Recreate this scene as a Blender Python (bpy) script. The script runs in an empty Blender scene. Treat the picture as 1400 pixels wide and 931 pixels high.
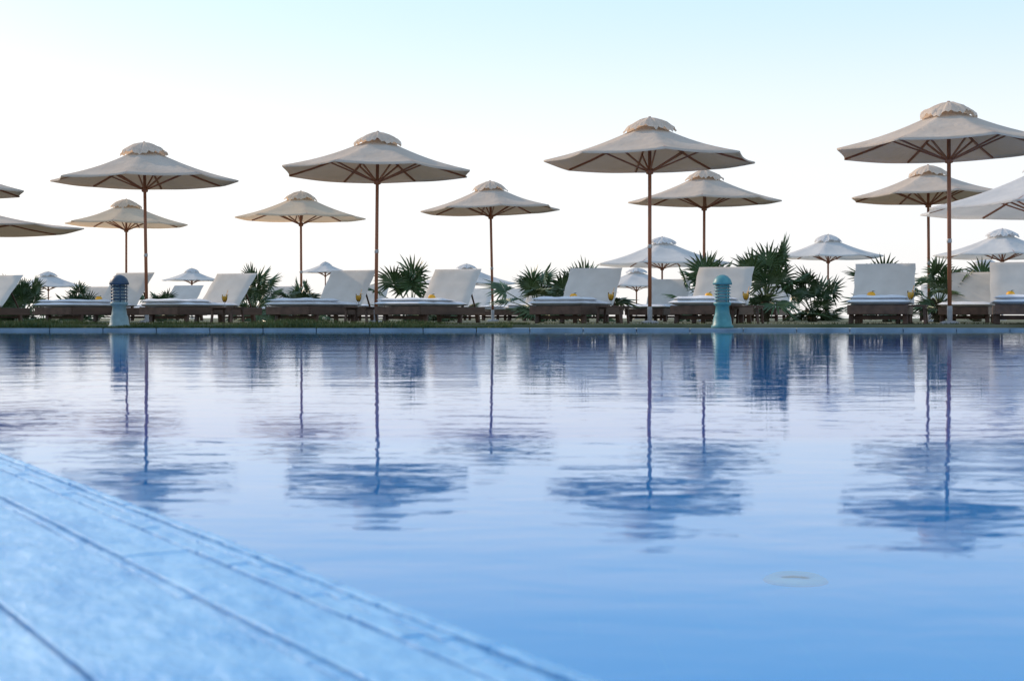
import bpy, math, random
from mathutils import Vector, Matrix
random.seed(7)
S = bpy.context.scene
S.view_settings.view_transform = 'Standard'
S.view_settings.look = 'None'
S.view_settings.exposure = 0

# ------------------------------------------------------------ helpers
class MB:
    def __init__(s): s.v=[]; s.f=[]; s.m=[]
    def add(s, vs, fs, mi=0):
        o=len(s.v); s.v+= [tuple(p) for p in vs]
        for f in fs: s.f.append(tuple(i+o for i in f)); s.m.append(mi)
    def beam(s,p,q,w,h,mi=0,up=Vector((0,0,1))):
        p=Vector(p);q=Vector(q);d=(q-p).normalized()
        a=d.cross(up)
        if a.length<1e-3: a=Vector((1,0,0))
        a.normalize(); b=a.cross(d).normalized()
        vs=[]
        for c in (p,q):
            for (i,j) in ((-1,-1),(1,-1),(1,1),(-1,1)):
                vs.append(c+a*i*w/2+b*j*h/2)
        s.add(vs,[(0,1,2,3),(7,6,5,4),(0,4,5,1),(1,5,6,2),(2,6,7,3),(3,7,4,0)],mi)
    def tube(s,p,q,r0,r1,n=12,mi=0):
        p=Vector(p);q=Vector(q);d=(q-p).normalized()
        a=d.cross(Vector((0,1,0)))
        if a.length<1e-3: a=Vector((1,0,0))
        a.normalize(); b=d.cross(a)
        vs=[];fs=[]
        for c,r in ((p,r0),(q,r1)):
            for i in range(n):
                t=2*math.pi*i/n; vs.append(c+a*r*math.cos(t)+b*r*math.sin(t))
        for i in range(n):
            j=(i+1)%n; fs.append((i,j,n+j,n+i))
        fs.append(tuple(range(n-1,-1,-1))); fs.append(tuple(range(n,2*n)))
        s.add(vs,fs,mi)
    def lathe(s,prof,n=24,c=(0,0,0),mi=0):
        vs=[];fs=[]
        for r,z in prof:
            for i in range(n):
                t=2*math.pi*i/n; vs.append((c[0]+r*math.cos(t),c[1]+r*math.sin(t),c[2]+z))
        for k in range(len(prof)-1):
            for i in range(n):
                j=(i+1)%n; fs.append((k*n+i,k*n+j,(k+1)*n+j,(k+1)*n+i))
        s.add(vs,fs,mi)
    def obj(s,name,mats,parent=None,smooth=False,bevel=0):
        me=bpy.data.meshes.new(name); me.from_pydata(s.v,[],s.f)
        for m in mats: me.materials.append(m)
        for p,mi in zip(me.polygons,s.m): p.material_index=mi; p.use_smooth=smooth
        me.update()
        o=bpy.data.objects.new(name,me); S.collection.objects.link(o)
        if parent: o.parent=parent
        if bevel:
            b=o.modifiers.new('bevel','BEVEL'); b.width=bevel; b.segments=2; b.limit_method='ANGLE'
        return o
def empty(name,loc,rz=0,rx=0,ry=0):
    e=bpy.data.objects.new(name,None); e.location=loc; e.rotation_euler=(rx,ry,rz)
    e.empty_display_size=0.2; S.collection.objects.link(e); return e

def mat(name):
    m=bpy.data.materials.new(name); m.use_nodes=True
    nt=m.node_tree; nt.nodes.clear()
    out=nt.nodes.new('ShaderNodeOutputMaterial'); return m,nt,out
def N(nt,t,**k):
    n=nt.nodes.new(t)
    for a,b in k.items():
        if a.startswith('i_'): n.inputs[a[2:].replace('_',' ')].default_value=b
        else: setattr(n,a,b)
    return n
def noise_mat(name,c1,c2,scale=8,rough=.7,bump=.3,bscale=60,bdist=.003,spec=.3,stretch=(1,1,1),coat=0,coord='Object'):
    m,nt,out=mat(name); L=nt.links.new
    tc=N(nt,'ShaderNodeTexCoord'); mp=N(nt,'ShaderNodeMapping'); mp.inputs['Scale'].default_value=stretch
    L(tc.outputs[coord],mp.inputs[0])
    n1=N(nt,'ShaderNodeTexNoise',i_Scale=scale,i_Detail=5.0); L(mp.outputs[0],n1.inputs['Vector'])
    r=N(nt,'ShaderNodeValToRGB'); r.color_ramp.elements[0].position=.3; r.color_ramp.elements[1].position=.7
    r.color_ramp.elements[0].color=(*c1,1); r.color_ramp.elements[1].color=(*c2,1)
    L(n1.outputs['Fac'],r.inputs[0])
    b=N(nt,'ShaderNodeBsdfPrincipled'); b.inputs['Roughness'].default_value=rough
    b.inputs['Specular IOR Level'].default_value=spec
    b.inputs['Coat Weight'].default_value=coat
    L(r.outputs[0],b.inputs['Base Color'])
    n2=N(nt,'ShaderNodeTexNoise',i_Scale=bscale,i_Detail=3.0); L(mp.outputs[0],n2.inputs['Vector'])
    bp=N(nt,'ShaderNodeBump',i_Strength=bump,i_Distance=bdist); L(n2.outputs['Fac'],bp.inputs['Height'])
    L(bp.outputs[0],b.inputs['Normal'])
    L(b.outputs[0],out.inputs[0]); return m
def cloth_mat(name,c1,c2,trans=.3,tcol=None):
    m,nt,out=mat(name); L=nt.links.new
    tc=N(nt,'ShaderNodeTexCoord')
    n1=N(nt,'ShaderNodeTexNoise',i_Scale=2.2,i_Detail=6.0); L(tc.outputs['Object'],n1.inputs['Vector'])
    r=N(nt,'ShaderNodeValToRGB'); r.color_ramp.elements[0].position=.3; r.color_ramp.elements[1].position=.7
    r.color_ramp.elements[0].color=(*c1,1); r.color_ramp.elements[1].color=(*c2,1)
    L(n1.outputs['Fac'],r.inputs[0])
    d=N(nt,'ShaderNodeBsdfDiffuse'); t=N(nt,'ShaderNodeBsdfTranslucent'); mx=N(nt,'ShaderNodeMixShader'); mx.inputs[0].default_value=trans
    L(r.outputs[0],d.inputs[0])
    if tcol: t.inputs[0].default_value=(*tcol,1)
    else: L(r.outputs[0],t.inputs[0])
    w=N(nt,'ShaderNodeTexNoise',i_Scale=9.0,i_Detail=4.0); L(tc.outputs['Object'],w.inputs['Vector'])
    bp=N(nt,'ShaderNodeBump',i_Strength=.6,i_Distance=.03); L(w.outputs['Fac'],bp.inputs['Height'])
    L(bp.outputs[0],d.inputs['Normal'])
    L(d.outputs[0],mx.inputs[1]); L(t.outputs[0],mx.inputs[2]); L(mx.outputs[0],out.inputs[0]); return m
M_canvas=cloth_mat('canvas_beige',(.50,.415,.345),(.61,.515,.435),.11,(.62,.44,.30))
M_cap=cloth_mat('canvas_cap',(.66,.54,.43),(.77,.65,.54),.30,(.85,.62,.44))  # lighter cap cloth, with sun-lit warmth also painted into its colour
M_sunglow=cloth_mat('canvas_sunglow',(.68,.54,.40),(.78,.64,.49),.36,(.85,.62,.42))  # variant of the beige canvas, sun shining through painted in as warmer, lighter colour
M_canvasw=cloth_mat('canvas_white',(.68,.67,.67),(.80,.78,.77),.33)
M_wood=noise_mat('umbrella_wood',(.26,.09,.045),(.40,.165,.09),6,.5,.3,40,.002,.4,(1,1,.08))
M_teak=noise_mat('lounger_teak',(.06,.033,.024),(.13,.072,.05),10,.55,.4,50,.002,.35,(1,.15,1))
M_metal=noise_mat('sleeve_metal',(.35,.33,.33),(.5,.47,.46),9,.4,.1,80,.001,.5)
M_sling=noise_mat('lounger_sling',(.60,.555,.51),(.68,.635,.59),5,.85,.6,220,.002,.2)
M_towel=noise_mat('lounger_mattress',(.70,.70,.73),(.82,.82,.84),5,.95,.8,90,.006,.1)
M_teal=noise_mat('bollard_teal',(.04,.17,.19),(.09,.28,.30),9,.45,.3,60,.002,.4)
M_greyteal=noise_mat('bollard_greyteal',(.14,.21,.22),(.22,.31,.32),9,.45,.3,60,.002,.4)
M_navy=noise_mat('bollard_navy',(.015,.03,.06),(.04,.07,.11),9,.45,.3,60,.002,.4)
M_lens=noise_mat('bollard_lens',(.25,.33,.34),(.38,.46,.47),9,.2,.1,60,.001,.5)
M_orange=noise_mat('orange_peel',(.85,.36,.02),(.9,.48,.03),20,.5,.5,200,.002,.4)
M_leafdark=noise_mat('leaf',(.03,.07,.02),(.05,.1,.03),8,.5)
M_juice=noise_mat('orange_juice',(.9,.5,.05),(.92,.58,.08),6,.25,.05,50,.001,.5)
M_palm=noise_mat('palm_leaf',(.035,.08,.035),(.12,.18,.07),3.5,.4,.3,30,.003,.5)
M_trunk=noise_mat('palm_trunk',(.07,.06,.035),(.15,.13,.08),14,.9,.8,40,.01,.2)
M_grassblade=noise_mat('grass_blades',(.04,.065,.02),(.12,.14,.05),2.5,.7,.1,30,.001,.2)
M_coping=noise_mat('coping_stone',(.12,.17,.21),(.24,.30,.35),3,.5,.5,40,.004,.4)
M_ground=noise_mat('ground_turf',(.06,.08,.04),(.2,.19,.13),.9,.9,.6,12,.02,.2)

def glass_mat():
    m,nt,out=mat('drinking_glass'); L=nt.links.new
    g=N(nt,'ShaderNodeBsdfGlossy',i_Roughness=.03); t=N(nt,'ShaderNodeBsdfTransparent'); mx=N(nt,'ShaderNodeMixShader')
    f=N(nt,'ShaderNodeFresnel',i_IOR=1.5); L(f.outputs[0],mx.inputs[0]); L(t.outputs[0],mx.inputs[1]); L(g.outputs[0],mx.inputs[2])
    t.inputs[0].default_value=(.93,.95,.95,1)
    L(mx.outputs[0],out.inputs[0]); return m
M_glass=glass_mat()

def water_mat(name,ior=1.33,tint=(.70,.97,1),a1=.0019,a2=.0007,s1=2.6,s2=16,rough=.018):
    m,nt,out=mat(name); L=nt.links.new
    geo=N(nt,'ShaderNodeNewGeometry'); mp=N(nt,'ShaderNodeMapping'); mp.inputs['Scale'].default_value=(.5,1,1)
    mp.inputs['Rotation'].default_value=(0,0,.12)
    L(geo.outputs['Position'],mp.inputs[0])
    n1=N(nt,'ShaderNodeTexNoise',i_Scale=s1,i_Detail=2.0,i_Distortion=.4); n2=N(nt,'ShaderNodeTexNoise',i_Scale=s2,i_Detail=3.0,i_Distortion=.3)
    L(mp.outputs[0],n1.inputs['Vector']); L(mp.outputs[0],n2.inputs['Vector'])
    x1=N(nt,'ShaderNodeMath',operation='MULTIPLY'); x1.inputs[1].default_value=a1; L(n1.outputs['Fac'],x1.inputs[0])
    x2=N(nt,'ShaderNodeMath',operation='MULTIPLY'); x2.inputs[1].default_value=a2; L(n2.outputs['Fac'],x2.inputs[0])
    ad=N(nt,'ShaderNodeMath',operation='ADD'); L(x1.outputs[0],ad.inputs[0]); L(x2.outputs[0],ad.inputs[1])
    bp=N(nt,'ShaderNodeBump',i_Strength=1.0,i_Distance=1.0); L(ad.outputs[0],bp.inputs['Height'])
    g=N(nt,'ShaderNodeBsdfGlossy',i_Roughness=rough); g.inputs[0].default_value=(.95,.985,1,1)
    t=N(nt,'ShaderNodeBsdfTransparent'); t.inputs[0].default_value=(*tint,1)
    f=N(nt,'ShaderNodeFresnel',i_IOR=ior); L(bp.outputs[0],f.inputs['Normal']); L(bp.outputs[0],g.inputs['Normal'])
    mx=N(nt,'ShaderNodeMixShader'); L(f.outputs[0],mx.inputs[0]); L(t.outputs[0],mx.inputs[1]); L(g.outputs[0],mx.inputs[2])
    L(mx.outputs[0],out.inputs[0]); return m
M_water=water_mat('pool_water')

def pool_tile():
    m,nt,out=mat('pool_tile'); L=nt.links.new
    geo=N(nt,'ShaderNodeNewGeometry')
    br=N(nt,'ShaderNodeTexBrick',i_Scale=1.0); br.offset=.5
    br.inputs['Brick Width'].default_value=.6; br.inputs['Row Height'].default_value=.6; br.inputs['Mortar Size'].default_value=.006
    br.inputs['Color1'].default_value=(.01,.61,.97,1); br.inputs['Color2'].default_value=(.01,.615,.975,1); br.inputs['Mortar'].default_value=(.02,.64,.975,1)
    L(geo.outputs['Position'],br.inputs['Vector'])
    b=N(nt,'ShaderNodeBsdfDiffuse'); L(br.outputs['Color'],b.inputs[0]); L(b.outputs[0],out.inputs[0]); return m
M_pool=pool_tile()

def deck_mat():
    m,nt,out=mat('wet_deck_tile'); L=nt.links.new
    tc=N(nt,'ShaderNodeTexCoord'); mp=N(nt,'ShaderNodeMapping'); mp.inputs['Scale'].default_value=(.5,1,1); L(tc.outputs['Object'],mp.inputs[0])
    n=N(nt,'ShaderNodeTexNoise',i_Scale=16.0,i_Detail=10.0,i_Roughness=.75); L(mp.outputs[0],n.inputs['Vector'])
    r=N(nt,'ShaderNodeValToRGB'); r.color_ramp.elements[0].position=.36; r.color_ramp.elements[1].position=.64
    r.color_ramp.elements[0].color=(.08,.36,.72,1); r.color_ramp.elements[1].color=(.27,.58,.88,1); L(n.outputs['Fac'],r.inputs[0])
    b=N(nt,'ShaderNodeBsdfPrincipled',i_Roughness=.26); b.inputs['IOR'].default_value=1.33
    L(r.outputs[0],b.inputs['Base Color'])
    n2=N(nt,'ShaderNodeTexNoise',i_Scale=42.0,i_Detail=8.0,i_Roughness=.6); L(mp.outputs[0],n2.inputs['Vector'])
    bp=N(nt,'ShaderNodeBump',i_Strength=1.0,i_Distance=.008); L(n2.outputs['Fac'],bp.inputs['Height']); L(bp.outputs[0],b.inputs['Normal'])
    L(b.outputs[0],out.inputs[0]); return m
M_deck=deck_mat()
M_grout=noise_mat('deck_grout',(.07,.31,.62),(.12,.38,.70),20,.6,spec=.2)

# ------------------------------------------------------------ terrain
G=.07
def sheet(name,pts,m,z,sub=None):
    b=MB(); b.add([(x,y,z) for x,y in pts],[tuple(range(len(pts)))]); return b.obj(name,[m])
sheet('ground',[(-160,16.5),(160,16.5),(160,78),(-160,78)],M_ground,G)
M_sea=water_mat('sea_water',1.33,(.05,.12,.2),.02,.005,1.0,5.0)
sheet('sea',[(-4000,78),(4000,78),(4000,6000),(-4000,6000)],M_sea,-.05)
M_bed=noise_mat('sea_bed',(.05,.12,.18),(.07,.16,.22),1,.9)
sheet('sea_bed',[(-4000,77.9),(4000,77.9),(4000,6000),(-4000,6000)],M_bed,-.6)
b=MB(); b.add([(-160,16.5,G),(160,16.5,G),(160,16.5,-.2),(-160,16.5,-.2)],[(0,3,2,1)]); b.add([(-160,78,G),(160,78,G),(160,78,-1),(-160,78,-1)],[(0,1,2,3)])
b.obj('ground_bank',[M_ground])
p0=Vector((.03,.625)); dv=Vector((-.522,.853)).normalized(); nv=Vector((-dv.y,dv.x))
A=p0+dv*17.9; B=p0-dv*12
pool=empty('swimming_pool',(0,0,0))
b=MB()
b.add([(-40,-20,-1.2),(60,-20,-1.2),(60,16,-1.2),(-40,16,-1.2)],[(0,1,2,3)])
b.add([(-40,16,-1.2),(60,16,-1.2),(60,16,.0),(-40,16,.0)],[(0,1,2,3)])
b.add([(A.x,A.y,-1.2),(B.x,B.y,-1.2),(B.x,B.y,-.01),(A.x,A.y,-.01)],[(0,1,2,3)])
b.add([(60,-20,-1.2),(60,16,-1.2),(60,16,.0),(60,-20,.0)],[(0,1,2,3)])
b.add([(-40,-20,-1.2),(60,-20,-1.2),(60,-20,.0),(-40,-20,.0)],[(0,1,2,3)])
b.obj('pool_basin',[M_pool],pool)
b=MB(); b.add([(-40,-20,0),(60,-20,0),(60,16,0),(-40,16,0)],[(0,1,2,3)]); b.obj('pool_water',[M_water])
b=MB(); b.lathe([(.09,.01),(.10,.03),(.12,.032),(.16,.012),(.165,0)],32,(1.46,7.3,-1.2))
b.obj('pool_lamp_fitting',[noise_mat('lamp_fitting',(.30,.60,.75),(.42,.68,.78),6,.4)],pool,True)
b=MB(); x=-40
while x<60:
    w=.6; z=-.005+random.uniform(-.002,.002); b.beam((x+.004,16.24,z),(x+w-.004,16.24,z),.50,.07); x+=w
b.obj('pool_coping',[M_coping],None,bevel=.008)
# near wet deck
deck=empty('pool_deck',(p0.x,p0.y,0),math.atan2(dv.y,dv.x))
b=MB(); gr=MB()
gr.add([(-12,.006,-.002),(18,.006,-.002),(18,14,-.002),(-12,14,-.002)],[(0,1,2,3)])
gr.add([(-12,.006,-.002),(18,.006,-.002),(18,.006,-.2),(-12,.006,-.2)],[(3,2,1,0)])
gr.obj('deck_grout',[M_grout],deck)
rows=[(.0,.008),(.0110,.019),(.0224,.036),(.0395,.084),(.0870,.0935),(.0964,.185),(.1884,.29)]
y=.2945
while y<1.2: rows.append((y,y+.1)); y+=.1045
for k,(ya,yb) in enumerate(rows):
    small=k in (0,1,2,4)
    L_=.06 if small else .6; x=-3-random.random()*.3; xe=4 if small else 9
    while x<xe:
        z=.003+random.uniform(-.0004,.0004)-(.001 if k in(1,4) else 0); j=random.uniform(-.0008,.0008) if small else random.uniform(-.0003,.0003)
        g_=.0001 if small else .0003
        b.beam((x+g_,(ya+yb)/2+j,z-.006),(x+L_-g_,(ya+yb)/2+j,z-.006),yb-ya,.012); x+=L_
    if small: b.beam((x,(ya+yb)/2,-.003),(9,(ya+yb)/2,-.003),yb-ya,.012)
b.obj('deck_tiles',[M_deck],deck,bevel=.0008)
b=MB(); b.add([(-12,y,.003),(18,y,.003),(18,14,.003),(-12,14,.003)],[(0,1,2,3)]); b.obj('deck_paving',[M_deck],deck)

# grass verge
b=MB()
for i in range(30000):
    x=random.uniform(-11,.2) if random.random()<.85 else random.uniform(-11,9)
    if x<0 and random.random()<.7: y=16.02+.48*random.random()**1.5; z=.025
    else:
        y=16.5+abs(random.gauss(0,.5)); z=G-.01
        if x>.3: y+=.4
    clump=.7+.5*math.sin(x*3.1)*math.sin(x*1.3+2)
    h=random.uniform(.025,.06)*(1.25*clump+.25 if x<0 else .7); a=random.uniform(0,6.28); w=.007
    lx=random.gauss(0,.02); ly=random.gauss(-.015,.02)
    b.add([(x-w*math.cos(a),y-w*math.sin(a),z),(x+w*math.cos(a),y+w*math.sin(a),z),(x+lx,y+ly,z+h)],[(0,1,2)])
b.obj('grass_verge',[M_grassblade])

# ------------------------------------------------------------ umbrella
def umbrella(x,y,H=2.85,R=1.42,cloth=M_canvas,rot=0,base=G,lean=(0,0),seed=0,rimdrop=None):
    rnd=random.Random(seed)
    e=empty('beach_umbrella',(x,y,base),rot,lean[0],lean[1])
    H=H-base; k=R/1.42
    apex=H-.12*min(k,1.1); drop=(rimdrop if rimdrop else .455*k); rim=apex-drop
    n=8; c=MB(); sub=8; rings=10; r0=.12
    vs=[];fs=[]
    wob=[rnd.uniform(-.018,.018) for _ in range(n)]
    for ri in range(rings+1):
        t=ri/rings; r=r0+(R-r0)*t
        for i in range(n):
            a0=2*math.pi*i/n; a1=2*math.pi*(i+1)/n
            for s_ in range(sub):
                s=s_/sub
                xx=(1-s)*math.cos(a0)+s*math.cos(a1); yy=(1-s)*math.sin(a0)+s*math.sin(a1)
                bow=math.sin(math.pi*s); pull=1-.03*bow*t*t
                w=(1-s)*wob[i]+s*wob[(i+1)%n]
                z=apex-drop*t-.045*k*math.sin(math.pi*t)-.04*k*t*(1-t*.5)*bow+w*t
                vs.append((xx*r*pull,yy*r*pull,z))
    m=n*sub
    for ri in range(rings):
        for i in range(m):
            j=(i+1)%m; fs.append((ri*m+i,(ri+1)*m+i,(ri+1)*m+j,ri*m+j))
    o=len(vs)
    for i in range(m):
        v=vs[rings*m+i]; vs.append((v[0]*.998,v[1]*.998,v[2]-.022))
    for i in range(m):
        j=(i+1)%m; fs.append((rings*m+i,o+i,o+j,rings*m+j))
    c.add(vs,fs); c.obj('canopy',[cloth],e,True)
    # vent cap, gathered
    c=MB(); vs=[];fs=[]; m=64; prof=[(.02,0),(.09,.02),(.17,.055),(.24,.095),(.30,.135),(.345,.178)]
    for pi_,(r,z) in enumerate(prof):
        t=pi_/(len(prof)-1)
        for i in range(m):
            a=2*math.pi*i/m
            g=math.cos(8*a); puff=(1+.05*t*g)*min(k,1.15)
            fold=.024*t*math.cos(24*a+seed)*(1 if i%2 else .6)+rnd.uniform(-.012,.012)*t+.02*math.sin(3*a+seed)*t
            vs.append((r*puff*math.cos(a),r*puff*math.sin(a),H-z+.02*t*-g+fold))
    for pi_ in range(len(prof)-1):
        for i in range(m):
            j=(i+1)%m; fs.append((pi_*m+i,(pi_+1)*m+i,(pi_+1)*m+j,pi_*m+j))
    c.add(vs,fs); c.obj('vent_cap',[M_cap if cloth is M_canvas else cloth],e,True)
    c=MB(); c.tube((0,0,0),(0,0,H-.01),.026,.024,14,0)
    c.lathe([(.0,H+.012),(.018,H+.01),(.022,H+.0),(.03,H-.01)],12,mi=0)
    hub=rim-.14
    c.lathe([(.024,hub-.05),(.05,hub-.04),(.052,hub+.03),(.024,hub+.04)],16)
    c.lathe([(.024,apex-.14),(.055,apex-.13),(.055,apex-.07),(.024,apex-.06)],16)
    c.lathe([(.024,1.02),(.031,1.025),(.031,1.07),(.024,1.075)],14,mi=1)
    c.lathe([(.033,0),(.033,.22),(.028,.225)],14,mi=1)
    c.lathe([(.12,0),(.12,.02),(.08,.03),(.036,.035)],20,mi=1)
    c.obj('pole',[M_wood,M_metal],e,True)
    c=MB()
    for i in range(n):
        a=2*math.pi*i/n; u=Vector((math.cos(a),math.sin(a),0))
        def zz(t): return apex-drop*t-.045*k*math.sin(math.pi*t)+wob[i]*t-.014
        pts=[u*(r0*.4+(R-r0*.4)*t)+Vector((0,0,zz(t))) for t in (0,.35,.5,.7,.985)]
        pts[0].z=apex-.09
        for p,q in zip(pts[:-1],pts[1:]): c.beam(p,q,.02,.026)
        c.beam(u*.045+Vector((0,0,hub)),pts[2]-Vector((0,0,.012)),.018,.022)
    c.obj('ribs',[M_wood],e)
    return e
front=[(5.54,18.0),(1.88,19.4),(-2.0,20.9),(-5.7,22.2),(-9.6,23.7)]
for i,(x,y) in enumerate(front):
    umbrella(x,y,2.87,1.45,rot=random.uniform(-.1,.1)+(.39 if i in(2,) else 0),lean=(random.uniform(-.008,.008),random.uniform(-.014,.014)),seed=i)
for i,(x,y) in enumerate([(-8.87,32.7),(-4.53,30.6),(-.38,28.3),(3.52,26.1),(7.42,25.3)]):
    umbrella(x,y,2.85,1.40,M_sunglow if i<2 else M_canvas,rot=random.uniform(-.3,.3),lean=(random.uniform(-.02,.02),-.02 if i==2 else random.uniform(-.012,.012)),seed=10+i)
umbrella(7.95,21,2.5,1.95,M_canvasw,.2,seed=21)
umbrella(-10.55,27,2.4,2.35,M_canvas,.2,seed=22,rimdrop=.42)
for i,(x,y,r,h) in enumerate([(4.22,40,1.95,2.4),(8.44,38,1.45,2.35),(12.4,36,1.7,2.38),(4.55,52,1.75,1.95),(-7.87,60,1.1,2.47),(-13.5,60,1.25,2.2),(-18.9,58,1.5,2.0),(-1.75,55,1.95,2.2),(16.6,50,1.6,2.2)]):
    umbrella(x,y,h,r,M_canvasw,random.uniform(0,.7),seed=30+i)

# ------------------------------------------------------------ lounger
def lounger(x,y,yaw,seed=0,fruit=False,towel=True):
    rnd=random.Random(seed)
    e=empty('sun_lounger',(x,y,G),-math.radians(yaw))
    f=MB()
    for sx in (-.33,.33):
        f.beam((sx,-1.38,.172),(sx,.62,.172),.035,.115)
        for ly in (-1.15,-.1,.45):
            f.beam((sx*.94,ly,.16),(sx*.96,ly+(-.03 if ly<0 else .03),0),.06,.05,up=Vector((0,1,0)))
        f.beam((sx*.85,.02,.22),(sx*.85,.44,.70),.03,.035)
        f.beam((sx*.8,.50,.2),(sx*.8,.30,.52),.022,.022)
    for yy in (-1.40,.64): f.beam((-.345,yy,.172),(.345,yy,.172),.035,.11)
    for k in range(14):
        yy=-1.28+k*.1; f.beam((-.31,yy,.214),(.31,yy,.214),.06,.014)
    f.beam((-.29,.45,.08),(.29,.45,.08),.03,.03); f.beam((-.29,-1.15,.08),(.29,-1.15,.08),.03,.05)
    f.beam((-.28,.3,.53),(.28,.3,.53),.03,.03)
    f.obj('frame',[M_teak],e,bevel=.005)
    tilt=rnd.uniform(-.03,.03)
    def slab(name,o,u,v,w,L,T,m,amp):
        g=MB(); nx,ny=12,20; vs=[];fs=[]
        o=Vector(o);u=Vector(u).normalized();v=Vector(v).normalized();nn=u.cross(v)
        ph=rnd.uniform(0,6)
        for side in (1,-1):
            for j in range(ny+1):
                for i in range(nx+1):
                    a=i/nx*2-1; c=j/ny*2-1
                    edge=(1-abs(a)**8)*(1-abs(c)**14)
                    h=side*T/2*max(edge,0)**.5
                    if side>0: h+=amp*(math.sin(c*9+ph)*.5+math.sin(a*5+c*4+ph*2)*.5+rnd.uniform(-.3,.3))*edge
                    sk=amp*1.2*math.sin(c*7+ph)
                    vs.append(o+u*(a*w/2+sk)+v*((c+1)/2*L)+nn*h)
        K=(nx+1)*(ny+1)
        for side in (0,1):
            for j in range(ny):
                for i in range(nx):
                    q=[side*K+j*(nx+1)+i,side*K+j*(nx+1)+i+1,side*K+(j+1)*(nx+1)+i+1,side*K+(j+1)*(nx+1)+i]
                    fs.append(tuple(q if side==0 else q[::-1]))
        g.add(vs,fs); return g.obj(name,[m],e,True)
    slab('mattress',(0,-1.43,.266),(1,0,0),(0,1,0),.73,1.47,.075,M_towel,.006)
    slab('backrest',(0,.0,.245),(1,0,0),(0,.44+tilt,.50),.76,.71,.05,M_sling,.004)
    if towel: slab('towel',(0,-1.45+rnd.uniform(0,.1),.318),(1,0,0),(0,1,0),.66,rnd.uniform(.8,1.2),.045,M_towel,.014)
    if fruit:
        fr=empty('orange_fruit',(0,0,0))
        fx=rnd.uniform(-.05,.1); p=Matrix.Rotation(-math.radians(yaw),4,'Z')@Vector((fx-.15,-.22,0))
        fr.location=(x+p.x,y+p.y,G+.353)
        g=MB(); prof=[(.055*math.sin(t*math.pi/12),-.053*math.cos(t*math.pi/12)+(.003 if t<11 else 0)) for t in range(13)]
        g.lathe(prof,20); g.obj('peel',[M_orange],fr,True)
        g=MB(); g.add([(0,0,.048),(.02,.012,.065),(.05,.0,.06),(.02,-.012,.057)],[(0,1,2,3)]); g.obj('leaf',[M_leafdark],fr)
fl=[(-8.5,22.9,25),(-6.2,22.3,26),(-4.5,21.8,25),(-2.56,21.0,24),(-.98,20.5,24),(1.03,19.6,21),(2.77,19.0,20),(4.75,18.2,19),(6.35,17.7,18)]
for i,(x,y,a) in enumerate(fl): lounger(x,y,a+random.uniform(-1.5,1.5),i,fruit=(i in (1,4,5,6,7,8)))
bl=[(-7.3,31),(-5.4,32),(-3.1,30),(-.95,35),(.6,29.5),(2.8,26),(5.15,28.5),(7.05,21.8),(9.0,30),(-9.8,33),(-12,34),(-13.4,31),(.0,33.5),(3.9,34)]
for i,(x,y) in enumerate(bl): lounger(x,y,19+random.uniform(-4,4),40+i,towel=i%2==0)

# ------------------------------------------------------------ side tables and drinks
def table(x,y):
    e=empty('side_table',(x,y,G),-.35)
    t=MB()
    for k in range(5): t.beam((-.18,-.16+k*.08,.22),(.18,-.16+k*.08,.22),.07,.018)
    for sx in(-.15,.15):
        t.beam((sx,-.19,.2),(sx,.19,.2),.03,.024)
        for sy in(-.15,.15): t.beam((sx,sy,.19),(sx*1.1,sy*1.1,0),.03,.03,up=Vector((0,1,0)))
    t.obj('table_top_and_legs',[M_teak],e,bevel=.003)
    g=empty('juice_glass',(x-.03,y-.05,G+.23))
    m=MB(); m.lathe([(.0,0),(.034,.002),(.032,.006),(.006,.012),(.005,.06),(.02,.072),(.036,.10),(.041,.14),(.040,.175)],20); m.obj('goblet',[M_glass],g,True)
    m=MB(); m.lathe([(.0,.07),(.018,.074),(.033,.10),(.038,.14),(.037,.155),(0,.156)],20); m.obj('juice',[M_juice],g,True)
    m=MB(); m.tube((.0,0,.09),(.045,.01,.24),.003,.003,8); m.lathe([(0,-.002),(.025,-.002),(.025,.003),(0,.003)],16,(.035,0,.172)); m.obj('straw_and_slice',[M_orange],g)
for x,y in [(-4.1,20.5),(-2.1,19.8),(1.32,18.6),(2.98,18.0),(4.85,17.25)]: table(x,y)

# ------------------------------------------------------------ bollard lights
def bollard(x,y,m,mb):
    e=empty('bollard_light',(x,y,.03))
    b=MB()
    b.lathe([(.0,0),(.125,0),(.13,.02),(.11,.04),(.10,.12),(.085,.16),(.075,.25),(.095,.262),(.10,.275),(.10,.292),(.085,.297)],28,mi=1)
    for k in range(5):
        z=.325+k*.036; b.lathe([(.075,z+.010),(.098,z-.004),(.10,z),(.077,z+.015)],28)
    b.lathe([(.072,.495),(.108,.495),(.112,.508),(.108,.52),(.092,.56),(.06,.592),(.025,.607),(0,.61)],28)
    for k in range(4):
        a=k*math.pi/2+.4; b.tube((.085*math.cos(a),.085*math.sin(a),.28),(.085*math.cos(a),.085*math.sin(a),.51),.006,.006,8)
    b.obj('housing',[m,mb],e,True)
    b=MB(); b.lathe([(.06,.285),(.066,.3),(.066,.49),(.05,.505)],24); b.obj('lens',[M_lens],e,True)
bollard(-4.5,16.3,M_navy,M_greyteal); bollard(2.41,16.3,M_teal,M_teal)

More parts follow.
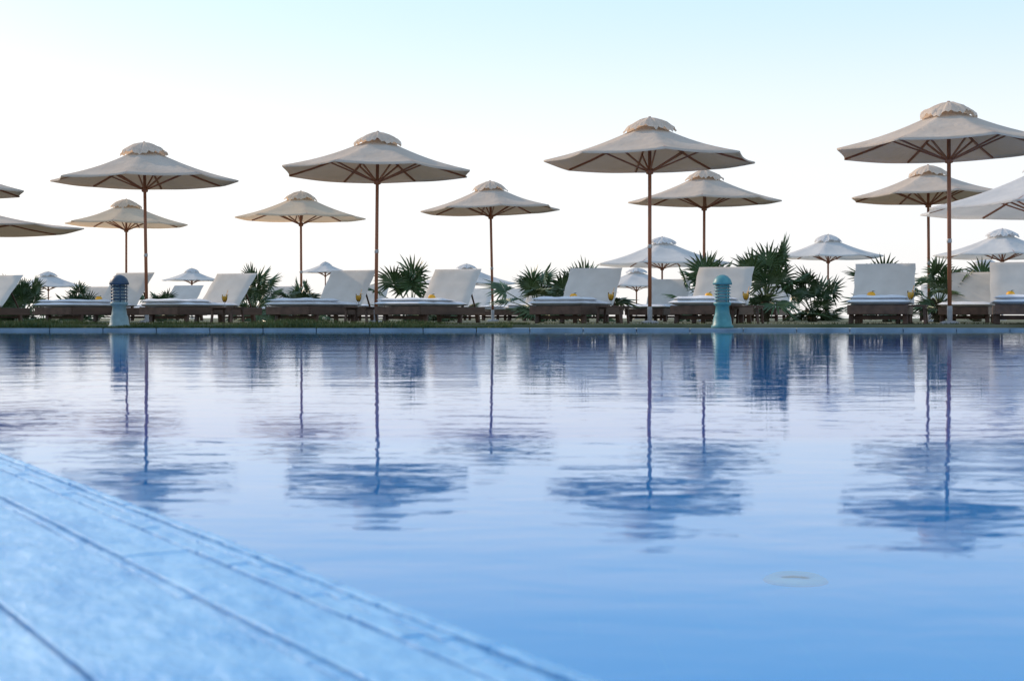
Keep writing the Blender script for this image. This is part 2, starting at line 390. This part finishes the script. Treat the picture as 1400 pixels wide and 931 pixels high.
# ------------------------------------------------------------ fan palms
def palm(x,y,s,n,seed,trunk=.3):
    rnd=random.Random(seed); e=empty('fan_palm',(x,y,G))
    t=MB()
    prof=[]; k=0
    while k*.04<=trunk:
        z=k*.04; r_=.075-.03*z/max(trunk,.1); prof+= [(r_,z),(r_+.012+.008*rnd.random(),z+.025)]; k+=1
    prof.append((.0,z+.04)); t.lathe(prof,12)
    for q in range(30):   # old leaf bases
        a=rnd.uniform(0,6.28); z=rnd.uniform(.02,trunk); t.beam((.05*math.cos(a),.05*math.sin(a),z),(.13*math.cos(a),.13*math.sin(a),z+.09),.03,.012)
    t.obj('trunk',[M_trunk],e)
    b=MB(); low=6
    for i in range(n+low):
        if i<n:
            az=i*2.399+rnd.uniform(-.3,.3); el=math.radians(12+ (i/n)**.8*72+rnd.uniform(-8,8)); pl=s*rnd.uniform(.45,.8)
        else:
            az=(i-n)*1.05+rnd.uniform(-.3,.3); el=math.radians(rnd.uniform(-15,12)); pl=s*rnd.uniform(.2,.4)
        d=Vector((math.cos(az)*math.cos(el),math.sin(az)*math.cos(el),math.sin(el)))
        base=Vector((0,0,trunk*.9)); tip=base+d*pl+Vector((0,0,-.06*s))
        b.tube(base,tip,.012,.007,5)
        side=d.cross(Vector((0,0,1))).normalized(); nrm=side.cross(d).normalized()
        roll=rnd.uniform(-.5,.5); sd=(side*math.cos(roll)+nrm*math.sin(roll)); nn=sd.cross(d).normalized()
        fd=(d*.8+Vector((0,0,-.18))+nn*rnd.uniform(-.25,.45)).normalized(); sd=(sd-fd*sd.dot(fd)).normalized(); nn=sd.cross(fd)
        R=s*rnd.uniform(.38,.58); nl=18; arc=math.radians(rnd.uniform(100,125))
        for q in range(nl):
            a=-arc+2*arc*q/(nl-1)+rnd.uniform(-.04,.04)
            u=fd*math.cos(a)+sd*math.sin(a); v=(-fd*math.sin(a)+sd*math.cos(a))
            L=R*(1-.25*abs(a/arc)**2)*rnd.uniform(.85,1.08); w=R*.05
            dr=Vector((0,0,-1))*L*rnd.uniform(.02,.2)
            vv=[tip,tip+u*L*.45+nn*.03+v*w-nn*.012,tip+u*L*.45+nn*.03-v*w-nn*.012,tip+u*L*.45+nn*.038,tip+u*L*.75+v*w*.5+dr*.35,tip+u*L*.75-v*w*.5+dr*.35,tip+u*L+dr]
            for p in vv: p.z=max(p.z,.01)
            b.add(vv,[(0,1,3),(0,3,2),(3,1,4),(3,4,6),(3,6,5),(3,5,2)])
    b.obj('fronds',[M_palm],e)
for i,(x,y,s,n,tr) in enumerate([(4.3,24.2,1.0,20,.42),(3.3,24.0,.85,13,.3),(5.2,24.6,.8,11,.15),(-1.72,24.5,.9,14,.2),(-1.2,25.5,.6,10,.15),
    (.45,23.2,.85,14,.2),(1.2,23.6,.85,12,.25),(-4.4,24.3,.75,14,.2),(-3.7,25.0,.65,10,.15),(-8.6,25.0,.7,12,.1),(-7.9,26.0,.6,10,.1),
    (6.75,22.5,.75,12,.3),(6.2,23.5,.85,12,.25),(-5.0,27.0,.6,10,.1),(8.5,26,.8,11,.3),(-9.3,26,.7,10,.1),(-6.8,27.5,.6,10,.1)]):
    palm(x,y,s,n,100+i,tr)

# ------------------------------------------------------------ light
SE,SA=math.radians(28),math.radians(308)   # low warm sun, ahead of the camera and well off to the left
w=bpy.data.worlds.new('World'); S.world=w; w.use_nodes=True; nt=w.node_tree
bg=nt.nodes['Background']; sky=nt.nodes.new('ShaderNodeTexSky'); sky.sky_type='NISHITA'; sky.sun_disc=False
sky.sun_elevation=SE; sky.sun_rotation=SA; sky.air_density=1.0; sky.dust_density=4; sky.ozone_density=2.0
# bright haze, densest near the horizon
tc=nt.nodes.new('ShaderNodeTexCoord'); sp=nt.nodes.new('ShaderNodeSeparateXYZ'); nt.links.new(tc.outputs['Generated'],sp.inputs[0])
def ramp(stops):
    r=nt.nodes.new('ShaderNodeValToRGB'); r.color_ramp.interpolation='EASE'
    while len(r.color_ramp.elements)<len(stops): r.color_ramp.elements.new(.5)
    for e_,(p,c) in zip(r.color_ramp.elements,stops): e_.position=p; e_.color=(*c,1)
    nt.links.new(sp.outputs['Z'],r.inputs[0]); return r
hz=ramp([(0,(1,.98,.965)),(.09,(.94,.965,1.0)),(.24,(.58,.81,.98)),(.6,(.36,.54,.80))])
sc=nt.nodes.new('ShaderNodeVectorMath'); sc.operation='SCALE'; sc.inputs['Scale'].default_value=8.2; nt.links.new(hz.outputs[0],sc.inputs[0])
mx=nt.nodes.new('ShaderNodeMix'); mx.data_type='RGBA'; mx.blend_type='MIX'; mx.inputs[0].default_value=.78
nt.links.new(sc.outputs[0],mx.inputs['B'])
nt.links.new(sky.outputs[0],mx.inputs['A']); nt.links.new(mx.outputs['Result'],bg.inputs[0]); bg.inputs[1].default_value=.15
sl=bpy.data.lights.new('sun','SUN'); sl.energy=3.0; sl.angle=math.radians(.6); sl.color=(1,.79,.58)
so=bpy.data.objects.new('sun',sl); S.collection.objects.link(so)
sd=Vector((math.sin(SA)*math.cos(SE),math.cos(SA)*math.cos(SE),math.sin(SE)))
so.rotation_euler=(-sd).to_track_quat('-Z','Y').to_euler()

# ------------------------------------------------------------ camera
cd=bpy.data.cameras.new('camera'); co=bpy.data.objects.new('camera',cd); S.collection.objects.link(co); S.camera=co
cd.lens=50; cd.sensor_width=36; cd.clip_start=.02; cd.clip_end=9000
co.location=(0,0,.16); co.rotation_euler=(math.radians(90-.96),0,0)
cd.dof.use_dof=True; cd.dof.focus_distance=19; cd.dof.aperture_fstop=15
